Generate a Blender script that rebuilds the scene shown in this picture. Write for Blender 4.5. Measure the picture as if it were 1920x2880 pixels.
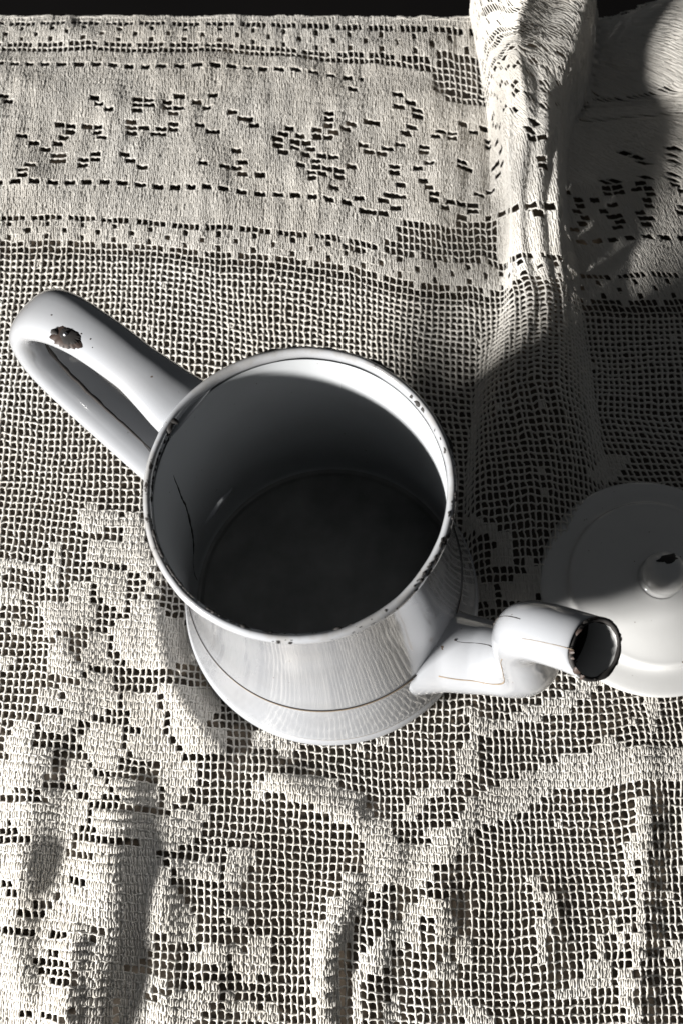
import bpy, bmesh, math, random
import numpy as np
from mathutils import Vector, Matrix

for o in list(bpy.data.objects):
    bpy.data.objects.remove(o)
SC = bpy.context.scene
COL = SC.collection
RNG = np.random.default_rng(7)
random.seed(7)

# ------------------------------------------------------------------ camera
CAM_H, PITCH, FPX = 0.49185, 1.26129, 3000.0
cam = bpy.data.cameras.new("camera")
cam_o = bpy.data.objects.new("camera", cam)
COL.objects.link(cam_o)
cam_o.location = (0, 0, CAM_H)
cam_o.rotation_euler = (math.pi / 2 - PITCH, 0, 0)
cam.sensor_fit = 'VERTICAL'
cam.sensor_height = 36.0
cam.lens = FPX / 2880 * 36.0
cam.clip_start, cam.clip_end = 0.01, 50
cam.dof.use_dof = True
cam.dof.focus_distance = 0.415
cam.dof.aperture_fstop = 17
SC.camera = cam_o

# ------------------------------------------------------------------ world, lamps, exposure
w = bpy.data.worlds.new("World")
SC.world = w
w.use_nodes = True
w.node_tree.nodes['Background'].inputs[0].default_value = (0.92, 0.96, 1.0, 1)
w.node_tree.nodes['Background'].inputs[1].default_value = 0.062
SC.view_settings.view_transform = 'Standard'
SC.view_settings.look = 'None'
SC.view_settings.exposure = 0.0

SUN_AZ, SUN_EL, LAMP_D = math.radians(35), math.radians(17), 1.9
aim = Vector((0.0, 0.16, 0.05))
d_in = Vector((math.cos(SUN_AZ) * math.cos(SUN_EL), math.sin(SUN_AZ) * math.cos(SUN_EL), -math.sin(SUN_EL)))
side = Vector((-math.sin(SUN_AZ), math.cos(SUN_AZ), 0))
for s in (-1, 1):                                        # the two panes of the window that lights the table
    L = bpy.data.lights.new("window_light", 'AREA')
    L.shape = 'RECTANGLE'
    L.size, L.size_y = 0.20, 0.11
    L.energy = 72
    L.color = (1.0, 0.977, 0.94)
    lo = bpy.data.objects.new("window_light", L)
    COL.objects.link(lo)
    lo.location = aim - d_in * LAMP_D + side * (0.108 * s)
    lo.rotation_euler = d_in.to_track_quat('-Z', 'Y').to_euler()

# ------------------------------------------------------------------ picture <-> place
_cp, _sp = math.cos(PITCH), math.sin(PITCH)
_M = np.array([[1, 0, 0], [0, _sp, _cp], [0, _cp, -_sp]])
_C = np.array([0, 0, CAM_H])


def proj(P):
    d = np.asarray(P, float) - _C
    q = d @ _M.T
    return np.stack([960 + FPX * q[..., 0] / q[..., 2], 1440 - FPX * q[..., 1] / q[..., 2]], -1)


def at(x, y, z=0.0):
    d = (x - 960) / FPX * _M[0] - (y - 1440) / FPX * _M[1] + _M[2]
    return _C + d * (z - CAM_H) / d[2]


# ------------------------------------------------------------------ materials
def mat(name):
    m = bpy.data.materials.new(name)
    m.use_nodes = True
    nt = m.node_tree
    return m, nt, nt.nodes['Principled BSDF'], nt.nodes, nt.links


def noise(nt, scale, detail=4, rough=0.55, vec=None, dist=0.0):
    n = nt.nodes.new('ShaderNodeTexNoise')
    n.inputs['Scale'].default_value = scale
    n.inputs['Detail'].default_value = detail
    n.inputs['Roughness'].default_value = rough
    n.inputs['Distortion'].default_value = dist
    if vec is not None:
        nt.links.new(vec, n.inputs['Vector'])
    return n


def ramp(nt, src, stops):
    r = nt.nodes.new('ShaderNodeValToRGB')
    e = r.color_ramp.elements
    while len(e) < len(stops):
        e.new(0.5)
    for k, (p, c) in enumerate(stops):
        e[k].position = p
        e[k].color = (c, c, c, 1) if isinstance(c, (int, float)) else (*c, 1)
    nt.links.new(src, r.inputs[0])
    return r


def math_n(nt, op, a, b=None, clamp=False):
    n = nt.nodes.new('ShaderNodeMath')
    n.operation = op
    n.use_clamp = clamp
    for k, v in enumerate((a, b)):
        if v is None:
            continue
        if isinstance(v, (int, float)):
            n.inputs[k].default_value = v
        else:
            nt.links.new(v, n.inputs[k])
    return n.outputs[0]


def mix(nt, fac, a, b):
    n = nt.nodes.new('ShaderNodeMix')
    n.data_type = 'RGBA'
    for sock, v in ((n.inputs[0], fac), (n.inputs[6], a), (n.inputs[7], b)):
        if isinstance(v, (int, float)):
            sock.default_value = v
        elif isinstance(v, tuple):
            sock.default_value = (*v, 1)
        else:
            nt.links.new(v, sock)
    return n.outputs[2]


def objco(nt):
    return nt.nodes.new('ShaderNodeTexCoord').outputs['Object']


def cotton():
    m, nt, b, N, L = mat("unbleached_cotton")
    co = objco(nt)
    n1 = noise(nt, 14, 3, vec=co)
    n2 = noise(nt, 900, 2, vec=co)
    c = mix(nt, ramp(nt, n1.outputs[0], [(0.3, 0.0), (0.7, 1.0)]).outputs[0], (0.71, 0.68, 0.63), (0.76, 0.745, 0.715))
    c = mix(nt, math_n(nt, 'MULTIPLY', n2.outputs[0], 0.3), c, (0.5, 0.46, 0.4))
    d = N.new('ShaderNodeBsdfDiffuse')
    t = N.new('ShaderNodeBsdfTranslucent')
    L.new(c, d.inputs[0])
    L.new(c, t.inputs[0])
    mx = N.new('ShaderNodeMixShader')
    mx.inputs[0].default_value = 0.33
    L.new(d.outputs[0], mx.inputs[1])
    L.new(t.outputs[0], mx.inputs[2])
    L.new(mx.outputs[0], N['Material Output'].inputs[0])
    N.remove(b)
    return m


def wood():
    m, nt, b, N, L = mat("dark_stained_wood")
    co = objco(nt)
    mp = N.new('ShaderNodeMapping')
    mp.inputs['Scale'].default_value = (3, 60, 60)
    L.new(co, mp.inputs[0])
    n = noise(nt, 3, 6, vec=mp.outputs[0], dist=0.6)
    c = mix(nt, n.outputs[0], (0.028, 0.021, 0.014), (0.09, 0.068, 0.046))
    L.new(c, b.inputs['Base Color'])
    b.inputs['Roughness'].default_value = 0.55
    return m


def dark_floor():
    m, nt, b, N, L = mat("black_floorboards")
    n = noise(nt, 6, 4, vec=objco(nt))
    L.new(mix(nt, n.outputs[0], (0.002, 0.002, 0.002), (0.006, 0.005, 0.005)), b.inputs['Base Color'])
    b.inputs['Roughness'].default_value = 0.9
    b.inputs['Specular IOR Level'].default_value = 0.1
    return m


def enamel(name, tint=(0.315, 0.325, 0.345), grime=0.25, rim_z=None, rough=0.12, coat=0.6):
    """White vitreous enamel: glossy, faintly uneven, specked; bare black iron where it has chipped along the rim."""
    m, nt, b, N, L = mat(name)
    co = objco(nt)
    sep = N.new('ShaderNodeSeparateXYZ')
    L.new(co, sep.inputs[0])
    n1 = noise(nt, 35, 5, vec=co)
    col = mix(nt, math_n(nt, 'MULTIPLY', ramp(nt, n1.outputs[0], [(0.42, 0.0), (0.75, 1.0)]).outputs[0], grime), tint, (0.25, 0.24, 0.23))
    sp = noise(nt, 420, 2, vec=co)
    spk = ramp(nt, sp.outputs[0], [(0.745, 0.0), (0.765, 1.0)])
    col = mix(nt, spk.outputs[0], col, (0.12, 0.09, 0.07))
    if rim_z:
        z0, z1 = rim_z
        zr = N.new('ShaderNodeMapRange')
        zr.inputs[1].default_value, zr.inputs[2].default_value = z0, z1
        L.new(sep.outputs[2], zr.inputs[0])
        band = zr.outputs[0]
        nb = noise(nt, 150, 5, 0.7, vec=co)
        nl = noise(nt, 28, 2, 0.5, vec=co)
        a = math_n(nt, 'ADD', math_n(nt, 'MULTIPLY', nb.outputs[0], 0.7), math_n(nt, 'MULTIPLY', nl.outputs[0], 0.55))
        a = math_n(nt, 'ADD', a, math_n(nt, 'MULTIPLY', band, 0.25))
        chip = ramp(nt, math_n(nt, 'SUBTRACT', a, 0.96, True), [(0.0, 0.0), (0.03, 1.0)])
        chipm = math_n(nt, 'MULTIPLY', chip.outputs[0], ramp(nt, band, [(0.05, 0.0), (0.3, 1.0)]).outputs[0])
        halo = ramp(nt, math_n(nt, 'SUBTRACT', a, 0.80, True), [(0.0, 0.0), (0.10, 0.75)])
        halom = math_n(nt, 'MULTIPLY', halo.outputs[0], ramp(nt, band, [(0.05, 0.0), (0.3, 1.0)]).outputs[0])
        col = mix(nt, halom, col, (0.26, 0.255, 0.25))
        col = mix(nt, chipm, col, (0.022, 0.018, 0.016))
        rr = math_n(nt, 'ADD', math_n(nt, 'MULTIPLY', chipm, 0.4), rough)
        L.new(rr, b.inputs['Roughness'])
    else:
        b.inputs['Roughness'].default_value = rough
    L.new(col, b.inputs['Base Color'])
    bp = N.new('ShaderNodeBump')
    bp.inputs['Strength'].default_value = 0.035
    bp.inputs['Distance'].default_value = 0.002
    L.new(noise(nt, 70, 3, vec=co).outputs[0], bp.inputs['Height'])
    L.new(bp.outputs[0], b.inputs['Normal'])
    b.inputs['Coat Weight'].default_value = coat
    b.inputs['Coat Roughness'].default_value = 0.05
    return m


def plain(name, c, rough=0.5, metal=0.0, nscale=300, var=0.5):
    m, nt, b, N, L = mat(name)
    n = noise(nt, nscale, 4, vec=objco(nt))
    L.new(mix(nt, n.outputs[0], tuple(x * (1 - var) for x in c), tuple(min(1, x * (1 + var)) for x in c)), b.inputs['Base Color'])
    b.inputs['Roughness'].default_value = rough
    b.inputs['Metallic'].default_value = metal
    return m


M_COTTON, M_WOOD, M_FLOOR = cotton(), wood(), dark_floor()
M_ENAMEL = enamel("white_enamel")
M_RIM = enamel("chipped_rim_enamel", grime=0.5, rim_z=(0.1495, 0.1535))
M_INNER = enamel("inner_enamel", tint=(0.40, 0.415, 0.43), grime=0.2, rough=0.5, coat=0.0)
M_LID = enamel("lid_enamel", tint=(0.50, 0.50, 0.495), grime=0.12)
M_BOTTOM_SHADE = plain("shade_darkened_enamel", (0.21, 0.21, 0.205), 0.45, nscale=60)  # shade on the pot's inner bottom, put into a darker enamel colour
M_IRON = plain("bare_black_iron", (0.014, 0.012, 0.011), 0.75)
M_RUST = plain("rusty_iron", (0.038, 0.024, 0.019), 0.6, nscale=700)
M_STEEL = plain("worn_steel", (0.45, 0.45, 0.47), 0.28, 1.0)
M_CRACK = plain("dark_crack", (0.02, 0.016, 0.014), 0.7)
M_LINE = plain("brown_hairline", (0.20, 0.15, 0.10), 0.6)


# ------------------------------------------------------------------ object helpers
def link(name, me, material, parent=None):
    o = bpy.data.objects.new(name, me)
    if material:
        me.materials.append(material)
    COL.objects.link(o)
    o.parent = parent
    return o


def npmesh(name, V, Q, smooth=True):
    me = bpy.data.meshes.new(name)
    V = np.ascontiguousarray(V, dtype=np.float32)
    Q = np.ascontiguousarray(Q, dtype=np.int32)
    me.vertices.add(len(V))
    me.vertices.foreach_set('co', V.ravel())
    k = Q.shape[1]
    me.loops.add(Q.size)
    me.loops.foreach_set('vertex_index', Q.ravel())
    me.polygons.add(len(Q))
    me.polygons.foreach_set('loop_start', np.arange(0, Q.size, k, dtype=np.int32))
    me.polygons.foreach_set('use_smooth', np.full(len(Q), smooth))
    me.update(calc_edges=True)
    return me


def bm_mesh(name, bm, smooth=True):
    bmesh.ops.recalc_face_normals(bm, faces=bm.faces)
    me = bpy.data.meshes.new(name)
    bm.to_mesh(me)
    bm.free()
    for p in me.polygons:
        p.use_smooth = smooth
    return me


def tag(o, label=None, cat=None, kind=None, group=None):
    for k, v in (('label', label), ('category', cat), ('kind', kind), ('group', group)):
        if v:
            o[k] = v
    return o


def thing(name, loc, label, cat, rot=None):
    o = bpy.data.objects.new(name, None)
    o.empty_display_size = 0.02
    COL.objects.link(o)
    o.location = loc
    if rot is not None:
        o.rotation_euler = rot
    return tag(o, label, cat)


def crom(P, n):
    """Catmull-Rom through points P (k,d), n samples per span."""
    P = np.asarray(P, float)
    E = np.vstack([2 * P[0] - P[1], P, 2 * P[-1] - P[-2]])
    out = []
    for i in range(len(P) - 1):
        a, b, c, d = E[i:i + 4]
        t = np.linspace(0, 1, n, endpoint=False)[:, None]
        out.append(0.5 * (2 * b + (c - a) * t + (2 * a - 5 * b + 4 * c - d) * t ** 2 + (3 * b - a - 3 * c + d) * t ** 3))
    out.append(P[-1:])
    return np.vstack(out)


def lathe(prof, seg=128, closed=False):
    prof = np.asarray(prof, float)
    a = np.linspace(0, 2 * np.pi, seg, endpoint=False)
    V = np.stack([prof[:, None, 0] * np.cos(a), prof[:, None, 0] * np.sin(a), np.repeat(prof[:, 1:2], seg, 1)], -1).reshape(-1, 3)
    n = len(prof)
    Q = []
    for i in range(n if closed else n - 1):
        j = (i + 1) % n
        for k in range(seg):
            l = (k + 1) % seg
            Q.append((i * seg + k, i * seg + l, j * seg + l, j * seg + k))
    return V, np.array(Q)


def tube(path, r, up=None, seg=8, cap=True):
    """Round tube (radius r, scalar or per point) along path."""
    P = np.asarray(path, float)
    r = np.broadcast_to(np.asarray(r, float), (len(P),))
    T = np.gradient(P, axis=0)
    T /= np.linalg.norm(T, axis=1)[:, None] + 1e-12
    u0 = np.array(up if up is not None else (0.13, 0.2, 0.97))
    U = u0 - (T @ u0)[:, None] * T
    U /= np.linalg.norm(U, axis=1)[:, None]
    W = np.cross(T, U)
    a = np.linspace(0, 2 * np.pi, seg, endpoint=False)
    V = P[:, None] + r[:, None, None] * (np.cos(a)[None, :, None] * U[:, None] + np.sin(a)[None, :, None] * W[:, None])
    n = len(P)
    bm = bmesh.new()
    vs = [[bm.verts.new(V[i, k]) for k in range(seg)] for i in range(n)]
    for i in range(n - 1):
        for k in range(seg):
            l = (k + 1) % seg
            bm.faces.new((vs[i][k], vs[i][l], vs[i + 1][l], vs[i + 1][k]))
    if cap:
        bm.faces.new(vs[0][::-1])
        bm.faces.new(vs[-1])
    return bm


#@@TABLE
# ------------------------------------------------------------------ floor and table
bm = bmesh.new()
bmesh.ops.create_grid(bm, x_segments=2, y_segments=2, size=6)
fl = link("floor", bm_mesh("floor", bm, False), M_FLOOR)
fl.location.z = -0.76
tag(fl, kind='structure')

HEM_Y = at(0, 64)[1]
table = thing("table", (0, 0.1, -0.76), "dark brown wooden table mostly hidden beneath the lace cloth", "table")


def box(sx, sy, sz, bev):
    bm = bmesh.new()
    bmesh.ops.create_cube(bm, size=1)
    bmesh.ops.scale(bm, vec=(sx, sy, sz), verts=bm.verts)
    bmesh.ops.bevel(bm, geom=bm.edges[:], offset=bev, segments=2, affect='EDGES')
    return bm


TX, TY0, TY1 = 0.36, -0.30, HEM_Y + 0.001
o = link("tabletop", bm_mesh("tabletop", box(2 * TX, TY1 - TY0, 0.024, 0.002), False), M_WOOD, table)
o.location = (0, (TY0 + TY1) / 2 - 0.1, 0.76 - 0.012)
bm = bmesh.new()
for x in (-1, 1):
    pass
leg_me = None
for sx in (-1, 1):
    for sy in (TY0 + 0.05, TY1 - 0.05):
        if leg_me is None:
            b2 = bmesh.new()
            bmesh.ops.create_cone(b2, cap_ends=True, segments=16, radius1=0.014, radius2=0.024, depth=0.736)
            leg_me = bm_mesh("leg", b2)
            leg_me.materials.append(M_WOOD)
        o = link("leg", leg_me, None, table)
        o.location = (sx * (TX - 0.05), sy - 0.1, 0.368)

#@@LACE
# ------------------------------------------------------------------ lace cloth: where each mesh knot lies
PW, PH = 0.00306, 0.0036                     # mesh cell width and height
Y00 = -0.108
NV = int(round((HEM_Y - Y00) / PH))
PH = (HEM_Y - Y00) / NV
U0, NU = 70, 236
# how far each row of the cloth sags towards the viewer across the table (read off the rows seen in the photograph)
GX = [0, 480, 960, 1300, 1600, 1920]
GUIDE = [(2950, [0, 40, 80, 100, 100, 100]), (2000, [0, 40, 80, 100, 100, 100]), (1311, [0, 40, 80, 110, 110, 110]),
         (730, [0, 15, 80, 138, 162, 166]), (539, [0, 13, 55, 100, 162, 163]), (217, [0, 4, 33, 90, 150, 133]),
         (141, [0, 2, 27, 75, 155, 147]), (55, [0, 0, -3, -4, -4, 0])]
g_y, g_wx, g_dy = [], [], []
for y, dl in GUIDE:
    w0 = at(0, y)[1]
    pts = [at(x, y + d) for x, d in zip(GX, dl)]
    g_y.append(w0)
    g_wx.append([p[0] for p in pts])
    g_dy.append([p[1] - w0 for p in pts])
g_y = np.array(g_y)


def smooth_interp(x, xp, fp):
    """Piecewise cubic (monotone-ish Hermite) through xp, fp; flat outside. fp may carry trailing axes."""
    x = np.clip(np.asarray(x, float), xp[0], xp[-1])
    xp = np.asarray(xp, float)
    fp = np.asarray(fp, float)
    m = np.gradient(fp, xp, axis=0)
    i = np.clip(np.searchsorted(xp, x) - 1, 0, len(xp) - 2)
    h = xp[i + 1] - xp[i]
    t = (x - xp[i]) / h
    ex = (...,) + (None,) * (fp.ndim - 1)
    t, h = t[ex], h[ex]
    return ((2 * t ** 3 - 3 * t ** 2 + 1) * fp[i] + (t ** 3 - 2 * t ** 2 + t) * h * m[i]
            + (-2 * t ** 3 + 3 * t ** 2) * fp[i + 1] + (t ** 3 - t ** 2) * h * m[i + 1])


def row_y(x, yl):
    """World y of cloth row yl at world x."""
    x = np.asarray(x, float)
    yl = np.broadcast_to(np.asarray(yl, float), x.shape)
    D = np.stack([smooth_interp(x, wx, dy) for wx, dy in zip(g_wx, g_dy)], 0)
    yy = np.clip(yl, g_y[0], g_y[-1])
    i = np.clip(np.searchsorted(g_y, yy) - 1, 0, len(g_y) - 2)
    t = (yy - g_y[i]) / (g_y[i + 1] - g_y[i])
    a = np.take_along_axis(D, i[None], 0)[0]
    b = np.take_along_axis(D, i[None] + 1, 0)[0]
    return yl + a + (b - a) * t


# the gathered fold that stands up at the back right: cross-sections (px, py, height) from its left foot to its right foot
FOLD = [
    (1330, 1300, [(1340, 1392, .003), (1420, 1378, .007), (1500, 1370, .009), (1580, 1376, .007), (1650, 1392, .003)], 1720),
    (1040, 1322, [(1362, 1110, .004), (1408, 1088, .013), (1490, 1072, .017), (1570, 1078, .014), (1625, 1110, .005)], 1675),
    (730, 1350, [(1405, 868, .003), (1436, 842, .014), (1500, 824, .020), (1568, 832, .019), (1604, 868, .008)], 1632),
    (606, 1362, [(1414, 742, .004), (1438, 722, .017), (1496, 710, .023), (1566, 718, .023), (1594, 752, .010)], 1615),
    (539, 1370, [(1416, 640, .006), (1438, 622, .020), (1494, 606, .026), (1564, 612, .026), (1578, 655, .012)], 1598),
    (378, 1374, [(1402, 452, .010), (1424, 402, .026), (1486, 388, .032), (1530, 391, .030), (1562, 402, .024), (1574, 470, .009)], 1584),
    (217, 1362, [(1376, 262, .016), (1396, 218, .042), (1440, 166, .062), (1464, 166, .061), (1520, 178, .053), (1578, 206, .043), (1596, 262, .015)], 1606),
    (141, 1350, [(1352, 190, .024), (1366, 130, .060), (1440, 96, .088), (1468, 91, .086), (1530, 87, .076), (1620, 112, .061), (1638, 180, .020)], 1640),
    (55, 1322, [(1316, 16, .034), (1338, -40, .080), (1462, -6, .116), (1490, -10, .114), (1560, -10, .100), (1652, 6, .085), (1672, 14, .026)], 1690),
]
KS = 48
f_y, f_S, f_n = [], [], []
for yl_px, xl, mid, xr in FOLD:
    yl = at(0, yl_px)[1]
    if mid is None:
        continue
    pts = []
    XL = at(xl, yl_px + np.interp(xl, GX, [0, 15, 60, 100, 130, 130]))[0]
    XR = at(xr, yl_px + 140)[0]
    pts.append([XL, float(row_y(np.array([XL]), yl)[0]), 0.0])
    for q in mid:
        pts.append(list(at(*q)))
    pts.append([XR, float(row_y(np.array([XR]), yl)[0]), 0.0])
    c = crom(pts, 14)
    s = np.concatenate([[0], np.cumsum(np.linalg.norm(np.diff(c, axis=0), axis=1))])
    ss = np.linspace(0, s[-1], KS + 1)
    f_y.append(yl)
    f_S.append(np.stack([np.interp(ss, s, c[:, k]) for k in range(3)], -1))
    f_n.append(s[-1])
# where the fold has flattened out
for yp in (1700, 2950):
    yl = at(0, yp)[1]
    xs = np.linspace(f_S[0][0, 0], f_S[0][-1, 0], KS + 1)
    S = np.stack([xs, row_y(xs, yl), 0 * xs], -1)
    f_y.insert(0, yl)
    f_S.insert(0, S)
    f_n.insert(0, xs[-1] - xs[0])
o_ = np.argsort(f_y)
f_y = np.array(f_y)[o_]
f_S = np.array(f_S)[o_]
f_n = np.array(f_n)[o_]

_ph = RNG.uniform(0, 6.28, 60)
_kk = RNG.normal(0, 1, (60, 2))


def bumps(x, y):
    z = 0
    for k in range(14):
        f = 40 + 9 * k
        z = z + np.sin(f * (_kk[k, 0] * x + _kk[k, 1] * y) / np.hypot(*_kk[k]) + _ph[k]) / (6 + k)
    f = 0
    for k in range(14, 24):                                   # finer crinkles, mostly running away from the viewer
        f = f + np.sin((150 + 22 * k) * (x + .25 * _kk[k, 1] * y) + 3 * np.sin(25 * y + _ph[k + 10]) + _ph[k]) / 9
    return z + f * .75 * np.clip((y - .24) / .06, .25, 1)


# soft ridges where the cloth bunches: px polyline, height, half-width left, half-width right
RIDGES = [
    ([(372, 2060), (356, 2240), (330, 2420), (322, 2560), (290, 2720), (262, 2900)], .015, .012, .011),
    ([(470, 2240), (490, 2420), (470, 2600), (480, 2880)], .005, .006, .007),
    ([(60, 2260), (75, 2420), (60, 2600), (90, 2800)], .006, .007, .007),
    ([(620, 2330), (640, 2500), (610, 2700), (600, 2880)], .004, .008, .007),
    ([(200, 1500), (170, 1700), (150, 1850), (120, 2000), (80, 2200)], .0045, .008, .009),
    ([(300, 1560), (240, 1800), (230, 1960), (160, 2120), (110, 2300), (100, 2500)], .0048, .008, .008),
    ([(400, 1480), (440, 1650), (490, 1800), (520, 1950), (570, 2050), (600, 2150)], .006, .009, .009),
    ([(240, 2540), (230, 2640), (215, 2760), (200, 2900)], .010, .008, .005),
    ([(1010, 2330), (985, 2500), (930, 2640), (910, 2900)], .006, .007, .005),
    ([(1150, 2250), (1100, 2400), (1075, 2600), (1050, 2760), (1045, 2900)], .004, .006, .005),
    ([(1235, 2150), (1290, 2300), (1240, 2450), (1225, 2640), (1190, 2900)], .004, .006, .006),
    ([(1560, 2330), (1540, 2560), (1520, 2760)], .003, .007, .007),
    ([(1800, 1950), (1810, 2200), (1800, 2500), (1780, 2900)], .004, .006, .006),
    ([(600, 2090), (760, 2170), (860, 2250), (980, 2300)], .003, .006, .006),
    ([(1190, 860), (1200, 700), (1240, 560), (1260, 420)], .002, .009, .008),
    ([(1330, 1000), (1345, 860), (1360, 740), (1375, 640)], .004, .009, .007),
    ([(1260, 1040), (1290, 880), (1310, 740)], .0025, .008, .008),
    ([(345, 200), (330, 300), (320, 360)], .0016, .007, .0035),
    ([(90, 250), (60, 420), (40, 520)], .002, .010, .008),
    ([(520, 250), (560, 420), (600, 520)], .0025, .010, .010),
    ([(960, 260), (940, 400), (900, 520)], .003, .012, .008),
    ([(1780, 330), (1800, 500), (1800, 700), (1800, 800)], .004, .01, .012),
]
TAPER = True
RW = []
for pl, h, wl, wr in RIDGES:
    RW.append((np.array([at(*p)[:2] for p in crom(pl, 6)]), h, wl, wr))


PUFF = []
for _ in range(110):
    if _ < 75:
        PUFF.append((RNG.uniform(-.21, .13), RNG.uniform(.325, .447), RNG.uniform(.008, .014), RNG.uniform(.007, .012), RNG.uniform(.0004, .0015)))
    else:
        PUFF.append((RNG.uniform(-.17, -.05), RNG.uniform(-.07, .14), RNG.uniform(.005, .010), RNG.uniform(.006, .013), RNG.uniform(.0003, .0010)))


def flat_z(x, y):
    z = 0.0032 + 0.0008 * bumps(x, y)
    for P, h, wl, wr in RW:
        lo, hi = P.min(0) - 0.03, P.max(0) + 0.03
        idx = np.where((x > lo[0]) & (x < hi[0]) & (y > lo[1]) & (y < hi[1]))[0]
        if not len(idx):
            continue
        q = np.stack([x[idx], y[idx]], -1)
        dd = q[:, None] - P[None]
        k = np.argmin((dd ** 2).sum(-1), 1)
        dx = dd[np.arange(len(idx)), k, 0]
        dist = np.sqrt((dd[np.arange(len(idx)), k] ** 2).sum(-1))
        s = np.where(dx > 0, wr, wl) * 1.2
        along = np.clip(k / (len(P) * .5), 0, 1) if TAPER else 1.0
        z[idx] += .74 * h * (.12 + .88 * along * along * (3 - 2 * along)) * np.exp(-(dist / s) ** 2)
    for px, py, sx_, sy_, hh in PUFF:
        idx = np.where((np.abs(x - px) < 2.6 * sx_) & (np.abs(y - py) < 2.6 * sy_))[0]
        z[idx] += hh * np.exp(-((x[idx] - px) / sx_) ** 2 - ((y[idx] - py) / sy_) ** 2)
    # the second raised piece at the far right edge
    xl = np.interp(y, [.380, .392, .404, .416, .430, .452], [.190, .158, .143, .142, .148, .156])
    up = np.clip((y - .380) / .07, 0, 1) ** .9 * 0.034
    t = np.clip((x - xl + .012) / 0.066, 0, 1)
    z += up * t * t * (3 - 2 * t)
    # pressed flat under the pot and the lid
    for c, r in ((np.array([-.0047, .1134]), .072), (np.array([.1447, .1190]), .056)):
        dd = np.hypot(x - c[0], y - c[1])
        t = np.clip((dd - r) / 0.012, 0, 1)
        t = t * t * (3 - 2 * t)
        z = z * t + 0.0018 * (1 - t)
    return np.maximum(z, 0.0012)


def lace(u, v):
    """Place on the table of cloth coordinate (u columns, v rows)."""
    u = np.asarray(u, float).ravel()
    v = np.asarray(v, float).ravel()
    # the mesh is pulled about: bands of tighter and looser cells
    du = .22 * np.sin(u / 3.3 + 1.9 * np.sin(v / 9.0) + .4) + .20 * np.sin(u / 7.1 - v / 11.0 + 2) + .16 * np.sin(v / 4.3 + u / 13.0)
    dv = .20 * np.sin(v / 3.7 + 1.6 * np.sin(u / 8.0)) + .20 * np.sin(u / 5.9 + v / 14.0 + 1) + .08 * np.sin(u / 2.6 + v / 3.1)
    edge = np.clip((NV - v) / 6, 0, 1)
    yl = Y00 + (v + dv * edge) * PH
    sx = (u + du - U0) * PW
    vy = np.clip(yl, f_y[0], f_y[-1])
    i = np.clip(np.searchsorted(f_y, vy) - 1, 0, len(f_y) - 2)
    h = f_y[i + 1] - f_y[i]
    t = (vy - f_y[i]) / h
    mS = MS
    h1, h2, h3, h4 = 2 * t ** 3 - 3 * t ** 2 + 1, (t ** 3 - 2 * t ** 2 + t) * h, -2 * t ** 3 + 3 * t ** 2, (t ** 3 - t ** 2) * h
    n = f_n[i] * (1 - t) + f_n[i + 1] * t

    def S(k):
        return (h1[:, None] * f_S[i, k] + h2[:, None] * mS[i, k] + h3[:, None] * f_S[i + 1, k] + h4[:, None] * mS[i + 1, k])
    L, R = S(np.zeros_like(i)), S(np.full_like(i, KS))
    x = np.where(sx < L[:, 0], sx, sx - L[:, 0] - n + R[:, 0])
    y = row_y(x, yl)
    z = np.zeros_like(x)
    inside = (sx >= L[:, 0]) & (sx <= L[:, 0] + n)
    a = np.clip((sx - L[:, 0]) / n, 0, 1) * KS
    k = np.clip(a.astype(int), 0, KS - 1)
    fr = (a - k)[:, None]
    Pf = S(k) * (1 - fr) + S(k + 1) * fr
    Pf[:, 2] += np.minimum(Pf[:, 2], .02) / .02 * .0011 * np.sin(a / KS * 2 * np.pi * 8 + 2 * np.sin(yl * 60))
    # beyond the first station the rows go on unfolded
    low = yl < f_y[0]
    Pf[low, 1] += (yl - f_y[0])[low]
    x = np.where(inside, Pf[:, 0], x)
    y = np.where(inside, Pf[:, 1], y)
    z = np.where(inside, Pf[:, 2], z)
    # woven cells stand a little proud, rounded off towards the open mesh
    a_, b_ = np.clip(u - .5, 0, NU - 1.001), np.clip(v - .5, 0, NV - 1.001)
    i_, j_ = a_.astype(int), b_.astype(int)
    p_, q_ = a_ - i_, b_ - j_
    z = z + (BULGE[i_, j_] * (1 - p_) * (1 - q_) + BULGE[i_ + 1, j_] * p_ * (1 - q_) + BULGE[i_, j_ + 1] * (1 - p_) * q_ + BULGE[i_ + 1, j_ + 1] * p_ * q_)
    return np.stack([x, y, z + flat_z(x, y)], -1)


MS = np.gradient(f_S, f_y, axis=0)
BULGE = np.zeros((NU, NV))

# ------------------------------------------------------------------ lace cloth: which cells are woven full
#@@PATTERN
ci, cj = np.meshgrid(np.arange(NU), np.arange(NV), indexing='ij')
CC = proj(lace(ci + .5, cj + .5)).reshape(NU, NV, 2)      # where each cell shows
fill = np.zeros((NU, NV), bool)
merge = np.zeros((NU + 1, NV), bool)                        # vertical threads left out inside double-wide holes


def vrow(y):
    return (at(0, y)[1] - Y00) / PH


def inside_poly(poly):
    P = np.asarray(poly, float)
    x, y = CC[..., 0], CC[..., 1]
    res = np.zeros(x.shape, bool)
    for a, b in zip(P, np.roll(P, -1, 0)):
        c = (a[1] > y) != (b[1] > y)
        res ^= c & (x < (b[0] - a[0]) * (y - a[1]) / (b[1] - a[1] + 1e-9) + a[0])
    return res


def paint(ox, oy, sc, polys, val=True):
    for p in polys:
        fill[inside_poly([(ox + a / sc, oy + b / sc) for a, b in p])] = val


# border bands, by row
r = lambda y: int(round(vrow(y)))
TOP = NV
bands = [(r(82), TOP, 1), (r(160), r(144), 1), (r(540), r(168), 1), (r(604), r(545), 1), (r(634), r(611), 1)]
for a, b, k in bands:
    fill[:, a:b] = True
fill[:, r(166)] = False


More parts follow.
